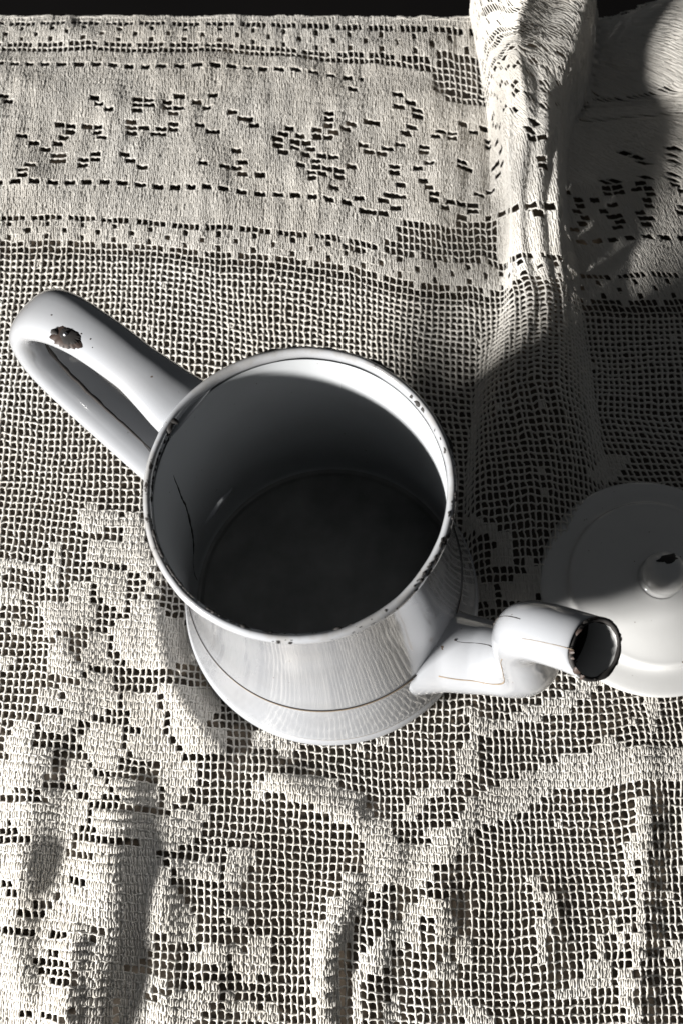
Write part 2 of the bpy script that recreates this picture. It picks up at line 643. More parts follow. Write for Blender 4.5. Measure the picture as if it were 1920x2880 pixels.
def flower_row(r0, flip, phase=0):
    pat = ["F.....", "FFF.FF", "..FFFF", "FFF.FF", "F....."]
    pat = [[1, 0, 0, 0, 0, 0], [1, 1, 1, 0, 1, 1], [0, 1, 1, 1, 1, 1], [1, 1, 1, 0, 1, 1], [1, 0, 0, 0, 0, 0]]
    for k, row in enumerate(pat):
        j = r0 - k
        if not 0 <= j < NV:
            continue
        for i in range(NU):
            fill[i, j] = bool(row[(i + phase) % 6])


flower_row(r(646), 0, 2)
flower_row(r(92), 0, 4)


def dashes(row):
    for i in range(NU):
        fill[i, row] = i % 3 == 0
        if i % 3 == 2:
            merge[i, row] = True


dashes(r(217))
dashes(r(541))
# the corner of the border, right of the long band
paint(960, 0, 1.633, [[(250, 1030), (720, 1030), (720, 1190), (480, 1190), (250, 1140), (0, 1165), (0, 1125), (240, 1120)],
                      [(440, 250), (640, 270), (720, 490), (480, 490), (400, 350)]], False)
paint(960, 0, 1.633, [[(60, 380), (400, 380), (440, 490), (720, 520), (720, 1000), (500, 1040), (250, 1020), (40, 980)]], True)

# leaves, petals and stems of the centre
T1, T2, T3, T4, T5, T6, T7 = (0, 1400), (0, 1900), (0, 2380), (640, 1960), (640, 2380), (1280, 1900), (1280, 2380)
FILL = {
    T1: [[(560, 60), (700, 55), (720, 100), (830, 110), (840, 150), (980, 90), (990, 200), (1030, 350), (1060, 450), (1130, 560), (1000, 560), (880, 500), (680, 470), (600, 420), (620, 320), (730, 280), (870, 290), (860, 200), (600, 240), (560, 200)],
         [(650, 480), (900, 520), (890, 780), (830, 780), (740, 740), (660, 640)],
         [(360, 300), (420, 310), (410, 500), (420, 600), (310, 610), (310, 500), (360, 490)],
         [(0, 440), (230, 450), (300, 500), (300, 540), (170, 520), (130, 480), (0, 560)],
         [(500, 600), (620, 560), (640, 690), (660, 790), (640, 880), (570, 900), (400, 960), (320, 930), (330, 850), (260, 800), (270, 740), (480, 740), (500, 680)],
         [(0, 620), (190, 640), (230, 720), (110, 720), (0, 730)],
         [(0, 860), (130, 870), (230, 910), (230, 960), (160, 930), (0, 900)],
         [(930, 690), (1100, 680), (1150, 850), (1270, 860), (1320, 960), (1240, 1010), (1330, 1020), (1360, 1130), (1100, 1200), (900, 1180), (830, 1060), (760, 930), (800, 830), (900, 830)],
         [(1010, 570), (1080, 600), (1090, 680), (1000, 680)],
         [(340, 990), (470, 980), (530, 1110), (590, 1130), (600, 940), (730, 930), (760, 1050), (790, 1200), (790, 1230), (330, 1230), (340, 1050)],
         [(0, 1110), (100, 1100), (200, 1160), (0, 1180)]],
    T2: [[(260, 60), (400, 80), (560, 90), (600, 0), (790, 0), (810, 190), (840, 250), (680, 250), (620, 290), (500, 350), (470, 400), (330, 400), (230, 470), (240, 330), (400, 240), (260, 200)],
         [(880, 150), (1100, 150), (1160, 260), (1180, 410), (1240, 480), (1330, 520), (1350, 700), (1330, 800), (1280, 830), (1170, 900), (1100, 960), (1080, 780), (1100, 620), (880, 560), (870, 450), (1010, 410), (890, 330)],
         [(1090, 80), (1250, 50), (1310, 60), (1500, 90), (1510, 250), (1440, 330), (1400, 370), (1560, 370), (1560, 540), (1330, 560), (1240, 480), (1180, 400), (1170, 240)],
         [(600, 290), (830, 330), (860, 400), (860, 540), (830, 640), (660, 620), (580, 580), (560, 500), (520, 420), (650, 380)],
         [(90, 320), (230, 330), (220, 480), (360, 500), (380, 640), (320, 700), (330, 760), (100, 780), (60, 860), (0, 900), (0, 600), (60, 580), (40, 450), (80, 400)],
         [(460, 570), (590, 600), (640, 680), (760, 690), (730, 830), (620, 870), (580, 790), (470, 730), (460, 640)],
         [(770, 690), (930, 720), (1080, 740), (1100, 950), (950, 930), (870, 880), (790, 830)],
         [(690, 890), (870, 920), (960, 980), (1100, 970), (1180, 980), (1290, 920), (1430, 900), (1430, 980), (1380, 1110), (1210, 1190), (1000, 1230), (830, 1150), (680, 1110), (640, 1000)],
         [(130, 870), (350, 800), (540, 800), (610, 900), (600, 1020), (520, 1100), (480, 1180), (420, 1230), (0, 1230), (0, 1150), (220, 1130), (210, 1090), (100, 1060), (60, 980), (0, 1080), (0, 900)],
         [(540, 1140), (800, 1170), (1000, 1230), (540, 1230)]],
    T3: [[(0, 0), (460, 0), (480, 120), (1000, 0), (1120, 70), (1180, 250), (1260, 380), (1340, 440), (1380, 560), (1350, 680), (1200, 660), (1080, 600), (1060, 700), (920, 820), (830, 860), (900, 900), (1180, 920), (1100, 980), (1010, 1010), (1100, 1060), (1200, 1010), (1480, 960), (1500, 1050), (1380, 1180), (1280, 1300), (-300, 1300), (-300, 0)],
         [(1190, 90), (1400, 80), (1560, 200), (1400, 240), (1220, 240)], [(1390, 700), (1568, 690), (1568, 860), (1290, 760)]],
    T4: [[(330, 530), (560, 540), (720, 590), (800, 640), (940, 690), (1000, 820), (1110, 870), (1180, 1010), (1210, 1040), (1380, 1040), (1370, 930), (1480, 900), (1570, 880), (1570, 1130), (1410, 1180), (1410, 1230), (1000, 1230), (960, 1150), (940, 1020), (850, 930), (820, 860), (650, 820), (580, 720), (400, 690), (250, 680), (160, 690), (150, 600), (230, 570)],
         [(1410, 580), (1570, 570), (1570, 640), (1400, 680), (1400, 760), (1300, 780), (1280, 840), (1210, 840), (1210, 740)],
         [(160, 230), (380, 260), (480, 340), (470, 400), (400, 440), (370, 390), (260, 380), (160, 330)],
         [(60, 1020), (200, 1060), (220, 1120), (150, 1200), (100, 1230), (0, 1230), (0, 1050)],
         [(840, 350), (960, 340), (960, 390), (870, 400)], [(1030, 290), (1130, 290), (1100, 340), (1030, 320)]],
    T5: [[(20, 0), (160, 20), (200, 100), (150, 150), (130, 260), (100, 290), (0, 300), (0, 150)],
         [(0, 400), (110, 430), (160, 500), (100, 540), (20, 560)],
         [(110, 590), (270, 600), (340, 680), (320, 740), (290, 830), (270, 890), (190, 930), (60, 900), (0, 700), (60, 690), (170, 760)],
         [(960, 0), (1500, 0), (1500, 100), (1410, 160), (1400, 260), (1310, 300), (1160, 270), (1110, 240), (980, 330), (960, 150)],
         [(810, 190), (960, 160), (960, 330), (910, 420), (870, 500), (850, 620), (790, 700), (770, 850), (760, 960), (780, 1080), (800, 1300), (620, 1300), (610, 1100), (590, 950), (590, 800), (610, 600), (690, 500), (700, 380), (760, 340), (780, 260)],
         [(1240, 400), (1300, 410), (1320, 500), (1310, 700), (1250, 680), (1180, 700), (1120, 640), (1100, 760), (1100, 850), (1000, 870), (930, 960), (930, 1080), (940, 1300), (850, 1300), (850, 1050), (860, 900), (920, 870), (930, 720), (960, 690), (1050, 650), (1060, 550), (1200, 530)],
         [(1320, 340), (1410, 330), (1480, 340), (1560, 500), (1560, 640), (1430, 680), (1420, 480), (1340, 480)],
         [(1390, 840), (1500, 760), (1568, 780), (1568, 920), (1400, 930)],
         [(0, 1020), (80, 1060), (360, 1100), (400, 1160), (350, 1190), (100, 1170), (0, 1160)],
         [(1130, 1060), (1190, 1040), (1180, 1180), (1120, 1300), (1060, 1300), (1080, 1100)],
         [(1400, 1020), (1568, 1030), (1568, 1080), (1400, 1060)]],
    T6: [[(830, 30), (1000, 20), (970, 90), (930, 150), (850, 170), (820, 220), (740, 250), (600, 280), (600, 310), (470, 330), (340, 380), (180, 420), (170, 470), (130, 560), (130, 680), (90, 700), (0, 720), (0, 540), (100, 420), (90, 330), (60, 260), (140, 230), (130, 310), (370, 300), (480, 220), (600, 190), (660, 150), (800, 120)],
         [(1330, 60), (1400, 60), (1400, 220), (1390, 370), (1330, 370), (1320, 250)],
         [(1000, 400), (1060, 400), (1080, 450), (1170, 500), (1200, 520), (1900, 510), (1900, 730), (1080, 740), (1060, 780), (680, 800), (580, 870), (480, 930), (400, 1000), (290, 1010), (180, 1040), (100, 1120), (60, 1230), (0, 1230), (0, 1000), (100, 840), (240, 790), (360, 730), (440, 680), (560, 650), (640, 590), (840, 550), (960, 520)],
         [(1240, 820), (1350, 830), (1350, 980), (1330, 1100), (1350, 1230), (1280, 1230), (1250, 1010), (1230, 950)],
         [(1200, 1080), (1250, 1130), (1250, 1230), (1190, 1230)]],
    T7: [[(1180, 0), (1250, 0), (1250, 60), (1220, 180), (1180, 180)],
         [(1280, 0), (1340, 0), (1330, 100), (1310, 330), (1300, 440), (1310, 520), (1290, 650), (1290, 760), (1270, 830), (1240, 870), (1250, 960), (1230, 1100), (1110, 1090), (1100, 860), (1210, 850), (1220, 700), (1250, 430), (1230, 360), (1260, 200)],
         [(500, 180), (590, 180), (600, 290), (690, 340), (710, 470), (640, 480), (640, 620), (620, 800), (570, 800), (570, 500), (610, 400), (530, 330)],
         [(1110, 180), (1150, 190), (1130, 330), (1110, 400), (1080, 300)],
         [(1040, 470), (1110, 470), (1100, 600), (1040, 600)], [(1140, 530), (1190, 530), (1180, 680), (1120, 700)],
         [(970, 600), (1010, 620), (1030, 760), (1080, 800), (1080, 860), (1060, 960), (940, 980), (920, 1020), (760, 1080), (660, 1080), (660, 1030), (760, 980), (780, 920), (870, 880), (880, 830), (970, 780)],
         [(0, 590), (60, 600), (120, 680), (120, 780), (0, 790)],
         [(0, 1030), (110, 1040), (110, 1090), (210, 1100), (210, 1150), (260, 1170), (260, 1300), (80, 1300), (80, 1180), (0, 1150)],
         [(1190, 1110), (1260, 1110), (1250, 1300), (1190, 1300)], [(1500, 650), (1700, 660), (1700, 780), (1450, 770), (1450, 720)]],
}
HOLE = {
    T2: [[(0, 228), (450, 232), (450, 272), (0, 272)], [(500, 345), (660, 345), (660, 392), (500, 392)], [(670, 640), (1090, 640), (1090, 690), (780, 690)], [(620, 860), (890, 870), (890, 910), (620, 900)],
         [(800, 20), (880, 20), (880, 240), (820, 240)], [(380, 490), (590, 510), (590, 560), (470, 570), (470, 720), (330, 720), (340, 620)], [(90, 840), (330, 830), (330, 870), (90, 880)], [(0, 1110), (230, 1110), (230, 1145), (0, 1145)]],
    T3: [[(0, 218), (170, 218), (170, 262), (0, 262)], [(20, 280), (110, 280), (120, 360), (60, 360)], [(480, 216), (750, 216), (750, 258), (480, 258)], [(200, 374), (380, 372), (380, 412), (210, 418)],
         [(150, 425), (330, 425), (330, 460), (280, 525), (150, 525)], [(0, 545), (280, 545), (280, 590), (230, 640), (0, 590)], [(630, 535), (800, 540), (800, 590), (690, 590), (700, 690), (630, 690)],
         [(250, 780), (450, 785), (540, 870), (530, 990), (340, 930), (340, 890), (250, 870)], [(140, 1145), (450, 1145), (480, 1080), (560, 1080), (570, 1200), (140, 1200)],
         [(770, 1070), (860, 1070), (840, 1200), (760, 1200)], [(350, 605), (460, 605), (460, 655), (350, 655)], [(340, 675), (400, 680), (420, 775), (320, 740)], [(160, 150), (240, 150), (240, 200), (160, 200)], [(1110, 50), (1180, 50), (1180, 95), (1110, 95)],
         [(360, 320), (430, 320), (430, 360), (360, 360)], [(930, 800), (1020, 800), (1020, 860), (920, 860)], [(1010, 750), (1100, 750), (1100, 800), (1010, 800)], [(1010, 1010), (1110, 1010), (1110, 1075), (1010, 1075)]],
}
for t in FILL:
    for p in FILL[t]:
        m_ = inside_poly([(t[0] + a / 2.45, t[1] + b / 2.45) for a, b in p])
        if t in (T1, T2):                                       # petals stay apart by a row of open cells
            g_ = m_.copy()
            for ax_ in (0, 1):
                g_ = g_ | np.roll(m_, 1, ax_) | np.roll(m_, -1, ax_)
            fill[g_ & ~m_] = False
        fill[m_] = True
for t in HOLE:
    paint(*t, 2.45, HOLE[t], False)
# patches in the pot's shade and beside the fold
paint(960, 780, 1.633, [[(1080, 900), (1160, 880), (1240, 820), (1310, 820), (1310, 880), (1230, 950), (1160, 940)], [(560, 1090), (700, 1140), (780, 1200), (770, 1339), (720, 1339), (700, 1200), (560, 1170)]])
paint(960, 1500, 1.633, [[(690, 60), (780, 60), (780, 150), (700, 150)], [(740, 230), (900, 150), (930, 250), (880, 330), (740, 290)], [(620, 220), (700, 250), (690, 330), (600, 300)]])

paint(0, 0, 1, [[(1640, -400), (2600, -400), (2600, 262), (1720, 262), (1640, 200)]], True)
yl_ = Y00 + (np.arange(NV) + .5) * PH
fL = np.interp(yl_, f_y, f_S[:, 0, 0]) / PW + U0
fN = np.interp(yl_, f_y, f_n) / PW
for j in range(r(330), NV - 1):
    lo, hi = int(fL[j]) + 3, int(fL[j] + fN[j]) - 3
    if j > r(217) and (j - r(217)) % 3 == 1:
        fill[lo:hi, j] = False
    if j > r(120) and (j - r(120)) % 2 == 0:
        fill[lo:hi, j] = (np.arange(lo, hi) % 4) < 2
for j in range(r(330), r(217)):
    lo, hi = int(fL[j]) + 3, int(fL[j] + fN[j]) - 3
    k_ = np.arange(lo, hi)
    fill[lo:hi, j] = ((k_ + 2 * (j % 5)) % 7) > 1
# double-wide holes of the big border motif, each at its place
HOLES_A = [(20, 460), (45, 485), (100, 632), (140, 662), (200, 695), (430, 462), (455, 480), (490, 510), (270, 600), (285, 635), (275, 660), (330, 590), (335, 625), (410, 600), (440, 585), (465, 640), (445, 610), (245, 735), (245, 760), (290, 725), (285, 755), (375, 740), (380, 770), (430, 715), (435, 745), (100, 780), (90, 805), (130, 760), (620, 470), (620, 500), (620, 525), (680, 465), (685, 500), (770, 475), (810, 460), (810, 495), (800, 525), (765, 500), (600, 575), (590, 600), (600, 635), (650, 600), (730, 605), (735, 640), (785, 580), (785, 610), (720, 625), (585, 720), (605, 745), (650, 775), (930, 590), (965, 610), (985, 630), (965, 450), (910, 490), (960, 515), (1055, 520), (1110, 550), (1130, 570), (1165, 600), (1090, 710), (1115, 750), (1020, 765), (1080, 795), (1115, 800), (1180, 825), (925, 770), (1325, 605), (1440, 610), (1285, 630), (1365, 640), (1460, 625), (1510, 655), (1275, 660), (1340, 660), (1410, 668), (1275, 685), (1345, 695), (1430, 700), (1480, 710), (1300, 720), (1400, 730), (1460, 740), (1530, 740), (1385, 752), (1440, 770), (1500, 780), (1550, 800), (1430, 790), (1470, 815), (1540, 830), (1430, 830), (1530, 870), (1515, 525), (1515, 550), (1515, 580), (1530, 605)]
HOLES_B = [(30, 580), (20, 610), (40, 415), (245, 445), (265, 490), (305, 490), (330, 520), (350, 550), (310, 605), (285, 635), (255, 665), (205, 690), (125, 700), (185, 705), (90, 670), (235, 770), (245, 810), (255, 850), (265, 900), (235, 910), (210, 900), (185, 940), (240, 955), (195, 975), (130, 990), (100, 990), (60, 920), (40, 770), (130, 580), (150, 570), (110, 570), (555, 575), (460, 605), (430, 645), (500, 620), (490, 655), (590, 625), (640, 595), (380, 690), (360, 715), (350, 775), (400, 750), (555, 745), (545, 790), (575, 775), (370, 850), (390, 880), (420, 890), (420, 930), (480, 945), (530, 955), (470, 975), (550, 990), (600, 985), (605, 950), (610, 900), (680, 895), (670, 680), (665, 655), (715, 665), (730, 700), (740, 755), (710, 775), (690, 800), (705, 830),
           (1300, 715), (1335, 735), (1375, 760), (1025, 885), (1070, 915), (1235, 835), (1210, 855), (1260, 860), (1200, 885), (1255, 890), (1225, 910), (1375, 835), (1350, 860), (1400, 860), (1345, 885), (1400, 890), (1390, 915), (1225, 965), (1205, 990), (1260, 1000), (1220, 1015), (1265, 1030), (1260, 1050), (1400, 970), (1360, 1000), (1400, 1000), (1370, 1025), (1410, 1025), (1385, 1050), (1085, 965), (1060, 990), (1150, 935), (1110, 1020), (1100, 1040), (1070, 1070), (1500, 700), (1530, 685), (1500, 735), (1530, 760), (1515, 810), (1500, 835), (1530, 860), (1545, 885), (1550, 965), (1550, 990),
           (870, 565), (865, 600), (870, 655), (910, 645), (905, 750), (905, 790), (900, 990)]
flatc = CC.reshape(-1, 2)
for ox, L_ in ((0, HOLES_A), (960, HOLES_B)):
    for hx, hy in L_:
        d2 = ((flatc - (ox + hx / 1.633 - 4, hy / 1.633)) ** 2).sum(1)
        k = int(np.argmin(d2))
        i, j = divmod(k, NV)
        if d2[k] < 600 and i + 1 < NU:
            fill[i, j] = fill[i + 1, j] = False
            merge[i + 1, j] = True
# a few missed stitches
for _ in range(160):
    i, j = RNG.integers(2, NU - 2), RNG.integers(2, r(735))
    fill[i, j] = not fill[i, j] if RNG.random() < .35 else fill[i, j]

def blur(A, n):
    for _ in range(n):
        A = (np.roll(A, 1, 0) + 2 * A + np.roll(A, -1, 0)) / 4
        A = (np.roll(A, 1, 1) + 2 * A + np.roll(A, -1, 1)) / 4
    return A


F_ = fill.astype(float)
low_ = np.clip((r(735) - np.arange(NV)) / 6.0, 0, 1)[None]
BULGE = low_ * (.0012 * blur(F_, 3) + .0010 * blur(F_, 12)) + (1 - low_) * (.0010 * blur(F_, 2) + .0016 * blur(F_, 8))
BULGE *= 1 - .8 * np.clip((np.hypot(lace(ci + .5, cj + .5)[:, 0].reshape(NU, NV) + .0047, lace(ci + .5, cj + .5)[:, 1].reshape(NU, NV) - .1134) < .075), 0, 1)

#@@THREADS
# ------------------------------------------------------------------ lace cloth: the threads themselves
def strands(name, U, Vv, R, parent, flat=1.0, lift=None, ring=4):
    """U, Vv, R: (n, m) arrays: n strands of m points in cloth coordinates, radius per point (0 = cut)."""
    n, m = U.shape
    P = lace(U, Vv).reshape(n, m, 3)
    e = 0.15
    Nu = lace(U + e, Vv).reshape(n, m, 3) - lace(U - e, Vv).reshape(n, m, 3)
    Nv = lace(U, Vv + e).reshape(n, m, 3) - lace(U, Vv - e).reshape(n, m, 3)
    Nn = np.cross(Nu, Nv)
    Nn /= np.linalg.norm(Nn, axis=-1, keepdims=True) + 1e-12
    if lift is not None:
        P = P + Nn * lift[..., None]
    T = np.gradient(P, axis=1)
    T /= np.linalg.norm(T, axis=-1, keepdims=True) + 1e-12
    Bn = np.cross(T, Nn)
    Bn /= np.linalg.norm(Bn, axis=-1, keepdims=True) + 1e-12
    a = np.linspace(0, 2 * np.pi, ring, endpoint=False) + np.pi / ring
    V = P[:, :, None] + R[:, :, None, None] * (np.cos(a)[:, None] * Bn[:, :, None] + np.sin(a)[:, None] * flat * Nn[:, :, None])
    idx = np.arange(n * m * ring).reshape(n, m, ring)
    A, B_ = idx[:, :-1], idx[:, 1:]
    Q = np.stack([A, np.roll(A, -1, 2), np.roll(B_, -1, 2), B_], -1)
    keep = (R[:, :-1] > 1e-6) & (R[:, 1:] > 1e-6)
    Q = Q[keep].reshape(-1, 4)
    return V.reshape(-1, 3), Q


cloth = thing("lace_tablecloth", (0, 0.1, 0.0), "cream filet lace tablecloth bunched in folds across the table", "tablecloth")


def add_part(name, VQ):
    V, Q = VQ
    used = np.zeros(len(V), bool)
    used[Q.ravel()] = True
    ren = np.cumsum(used) - 1
    o = link(name, npmesh(name, V[used] - np.array([0, 0.1, 0]), ren[Q]), M_COTTON, cloth)
    o['kind'] = 'stuff'
    return o


RT = 0.00056
RT_ROW = 1.03 + .33 * np.clip((np.arange(NV + 1) - r(1500)) / (r(900) - r(1500)), 0, 1)     # worn thinner towards the near side
RT_ROW = np.where(np.arange(NV + 1) > r(736), .80, RT_ROW)
JU = RNG.normal(0, .085, (NU + 1, NV + 1))
JV = RNG.normal(0, .075, (NU + 1, NV + 1))
# weft: one wavy thread per row
m = NU * 3 + 1
uu = np.linspace(0, NU, m)
fr = uu - np.floor(uu)
ii = np.clip(np.floor(uu).astype(int), 0, NU)
i2 = np.clip(ii + 1, 0, NU)
Uw = np.repeat(uu[None], NV + 1, 0)
Jw = JV[ii].T * (1 - fr) + JV[i2].T * fr
sag = RNG.normal(.10, .05, (NV + 1, m)) * np.sin(np.pi * fr)[None]
Vw = np.arange(NV + 1)[:, None] + Jw + sag
Rw = RT * RT_ROW[:, None] * RNG.uniform(.85, 1.15, Uw.shape) * np.where((fr < .02) | (fr > .98), 1.38, 0.92)[None]
Ju = (JU[ii].T * (1 - fr) + JU[i2].T * fr)
Uw = np.clip(Uw + Ju * 0.6, 0, NU)
wl = RNG.normal(0, .00012, Uw.shape)
solid = np.zeros((NU + 1, NV + 1))
solid[1:-1, 1:-1] = fill[1:, 1:] & fill[:-1, 1:] & fill[1:, :-1] & fill[:-1, :-1]
brd = np.clip((np.arange(NV + 1) - r(660)) / 3.0, 0, 1)
thin = 1 - .5 * solid * brd[None]
Rw = Rw * thin[np.clip(np.round(uu).astype(int), 0, NU)].T
add_part("weft_thread", strands("weft", Uw, Vw, Rw, cloth, flat=.75, lift=wl))
# warp: one thread per column, hooking over each weft thread
S4 = 4
m = NV * S4 + 1
vv = np.linspace(0, NV, m)
fr = vv - np.floor(vv)
jj = np.clip(np.floor(vv).astype(int), 0, NV - 1)
hook = np.abs(RNG.normal(.27, .18, (NU + 1, NV)))
prof = np.interp(fr, [0, .25, .5, .75, 1.0], [0.0, .05, .12, -.15, -.9])      # leans left just under the row above
Uv = np.arange(NU + 1)[:, None] + hook[:, jj] * prof[None] + JU[:, jj] * (1 - fr) + JU[:, np.clip(jj + 1, 0, NV)] * fr
Vv_ = np.repeat(vv[None], NU + 1, 0) + JV[:, jj] * (1 - fr) + JV[:, np.clip(jj + 1, 0, NV)] * fr
Rv = RT * .95 * RT_ROW[np.clip(np.round(vv).astype(int), 0, NV)][None] * RNG.uniform(.85, 1.15, Uv.shape) * np.interp(fr, [0, .25, .5, .75, 1], [1.35, 1.0, .88, .95, 1.35])[None]
Rv = Rv * thin[:, np.clip(np.round(vv).astype(int), 0, NV)]
cut = merge[:, jj]
Rv = np.where(cut & (fr > .01)[None], 0, Rv)
add_part("warp_thread", strands("warp", Uv, np.clip(Vv_, 0, NV), Rv, cloth, flat=.75, lift=RNG.normal(.0001, .00012, Uv.shape)))
# darned cells: three or four soft strands each
fi, fj = np.where(fill)
NS = 3
soft = np.clip((r(735) - fj) / 4.0, .12, 1.0)      # the border is woven flat, the centre in plump stitches
mm = 5
tt = np.linspace(0.0, 1.0, mm)
for k in range(NS):
    off = (k + .5) / NS + RNG.normal(0, .045, len(fi))
    wob = RNG.normal(0, .05, (len(fi), mm))
    U_ = fi[:, None] + off[:, None] + wob
    V_ = fj[:, None] + tt[None] + RNG.normal(0, .02, (len(fi), mm))
    R_ = np.repeat((0.00052 - .00002 * soft[:, None]) * RNG.uniform(.8, 1.15, (len(fi), 1)), mm, 1) * (1 + soft[:, None] * (np.array([.8, 1.05, 1.1, 1.05, .8]) - 1))
    lf = 0.00036 * soft[:, None] * np.sin(np.pi * tt)[None] + 0.00016 * (1 - soft[:, None]) + RNG.normal(0, .00006, U_.shape)
    if k == 0:
        Vs, Qs = strands("d", U_, np.clip(V_, 0, NV), R_, cloth, flat=.7, lift=lf, ring=4)
    else:
        V2, Q2 = strands("d", U_, np.clip(V_, 0, NV), R_, cloth, flat=.7, lift=lf, ring=4)
        Qs = np.vstack([Qs, Q2 + len(Vs)])
        Vs = np.vstack([Vs, V2])
# the close weave under the stitches
sub = 2
g = np.arange(sub + 1) / sub
gu = (fi[:, None, None] + g[None, :, None] + 0 * g[None, None, :]).reshape(len(fi), -1)
gv = (fj[:, None, None] + 0 * g[None, :, None] + g[None, None, :]).reshape(len(fi), -1)
Pb = lace(gu, gv) - np.array([0, 0, 1.0]) * np.repeat(.0001 + .00010 * soft, 9)[:, None]
k9 = np.arange(len(fi))[:, None] * (sub + 1) ** 2
qb = np.concatenate([k9 + np.array([[a_ * (sub + 1) + b_, (a_ + 1) * (sub + 1) + b_, (a_ + 1) * (sub + 1) + b_ + 1, a_ * (sub + 1) + b_ + 1]]) for a_ in range(sub) for b_ in range(sub)], 0)
Qs = np.vstack([Qs, qb + len(Vs)])
Vs = np.vstack([Vs, Pb])
add_part("darned_fill", (Vs, Qs))
# rolled hem along the far edge
uu = np.linspace(0, NU, NU * 2 + 1)[None]
wv = np.convolve(RNG.normal(0, 1, uu.shape[1] + 12), np.ones(7) / 7, 'same')[6:-6][None]
hv, hq = strands("hem", uu, NV - .30 + .22 * wv, .0007 * (1 + .5 * wv).clip(.4, 1.7), cloth, ring=6, flat=.7)
h2, q2 = strands("hem", uu, NV - .02 + .3 * np.roll(wv, 9, 1).clip(-1, .6), .0006 * (1 + .5 * np.roll(wv, 4, 1)).clip(.3, 1.6), cloth, ring=6, flat=.7)
hq = np.vstack([hq, q2 + len(hv)])
hv = np.vstack([hv, h2])
add_part("hem", (hv, hq))

#@@POT
# ------------------------------------------------------------------ coffee pot
AX = Vector((-.0645, .017, 1)).normalized()
pot = thing("coffee_pot", (-.0047, .1134, .0042), "open white enamel coffee pot with chipped black rim, curved spout and loop handle", "coffee pot")
_u = Vector((0, 1, 0)).cross(AX).normalized()
_v = AX.cross(_u)
pot.rotation_euler = Matrix((_u, _v, AX)).transposed().to_euler()

OUT = crom([(.0640, .0004), (.0668, .0014), (.0680, .0036), (.0672, .0060), (.0660, .0078), (.0664, .0100), (.0656, .0130), (.0640, .0200), (.0618, .0300), (.0592, .0430),
            (.0586, .0456), (.0588, .0468), (.0584, .0480), (.0560, .0640), (.0540, .0820), (.0524, .1020), (.0512, .1220), (.0507, .1380), (.0506, .1475)], 5)
INN = crom([(.0496, .1475), (.0497, .1380), (.0502, .1220), (.0514, .1020), (.0530, .0820), (.0550, .0640), (.0574, .0470), (.0606, .0300), (.0622, .0180), (.0625, .0100), (.0618, .0076)], 5)
V, Q = lathe(OUT, 160)
body = link("body", npmesh("body", V, Q), M_ENAMEL, pot)
bmb = bmesh.new()
V, Q = lathe(np.vstack([[(.0001, .0012)], [(.055, .0012)], [(.0640, .0004)]]), 96)
link("base", npmesh("base", V, Q), M_ENAMEL, pot)
V, Q = lathe(INN, 160)
link("inner_wall", npmesh("inner_wall", V, Q[:, ::-1]), M_INNER, pot)
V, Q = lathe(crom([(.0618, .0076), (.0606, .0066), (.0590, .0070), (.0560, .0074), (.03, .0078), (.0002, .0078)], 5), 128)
link("inner_bottom", npmesh("inner_bottom", V, Q[:, ::-1]), M_BOTTOM_SHADE, pot)
# rolled rim
a = np.linspace(0, 2 * np.pi, 20, endpoint=False)
V, Q = lathe(np.stack([.0510 + .0017 * np.cos(a), .1502 + .0026 * np.sin(a)], -1), 220, closed=True)
ang = np.arctan2(V[:, 1], V[:, 0])
rr_ = np.hypot(V[:, 0], V[:, 1])
dent = .00016 * np.sin(5 * ang + 1) + .00006 * np.sin(13 * ang) + .00003 * np.sin(37 * ang + 2)
V[:, 0] += np.cos(ang) * dent
V[:, 1] += np.sin(ang) * dent
V[:, 2] += .0003 * np.sin(3 * ang) + .00005 * np.sin(17 * ang + .6)
link("rim", npmesh("rim", V, Q), M_RIM, pot)
# the two fine rings round the body
for z, rr, mt_, th in ((.0470, .0589, M_CRACK, .00022), (.0450, .0590, M_LINE, .00018)):
    V, Q = lathe(np.stack([rr - .00005 + th * np.cos(a[::2]), z + th * np.sin(a[::2])], -1), 160, closed=True)
    link("ring_line", npmesh("ring_line", V, Q), mt_, pot)
V, Q = lathe(np.stack([.0660 + .00025 * np.cos(a[::2]), .0078 + .0003 * np.sin(a[::2])], -1), 160, closed=True)
link("ring_line", npmesh("ring_line", V, Q), M_LINE, pot)


def wall_r(z):
    return float(np.interp(z, OUT[:, 1], OUT[:, 0]))


def inner_r(z):
    return float(np.interp(z, INN[::-1, 1], INN[::-1, 0]))


def sweep(path, wid, thk, sidev, power=2.0, seg=28, skew=0.0):
    """Closed tube along path; width along sidev, thickness along the other normal. Returns rings (n, seg, 3)."""
    P = np.asarray(path, float)
    T = np.gradient(P, axis=0)
    T /= np.linalg.norm(T, axis=1)[:, None]
    S_ = np.asarray(sidev, float)
    S_ = S_ - (T @ S_)[:, None] * T
    S_ /= np.linalg.norm(S_, axis=1)[:, None]
    Nn = np.cross(S_, T)
    a = np.linspace(0, 2 * np.pi, seg, endpoint=False)
    c, s = np.cos(a), np.sin(a)
    c = np.sign(c) * np.abs(c) ** (2 / power)
    s = np.sign(s) * np.abs(s) ** (2 / power)
    return P[:, None] + np.asarray(wid)[:, None, None] * c[None, :, None] * S_[:, None] + np.asarray(thk)[:, None, None] * s[None, :, None] * Nn[:, None], T, S_, Nn


def rings_mesh(name, Rg, cap0=True, cap1=True):
    n, sgm, _ = Rg.shape
    bm = bmesh.new()
    vs = [[bm.verts.new(Rg[i, k]) for k in range(sgm)] for i in range(n)]
    for i in range(n - 1):
        for k in range(sgm):
            l = (k + 1) % sgm
            bm.faces.new((vs[i][k], vs[i][l], vs[i + 1][l], vs[i + 1][k]))
    if cap0:
        bm.faces.new(vs[0][::-1])
    if cap1:
        bm.faces.new(vs[-1])
    return bm_mesh(name, bm)


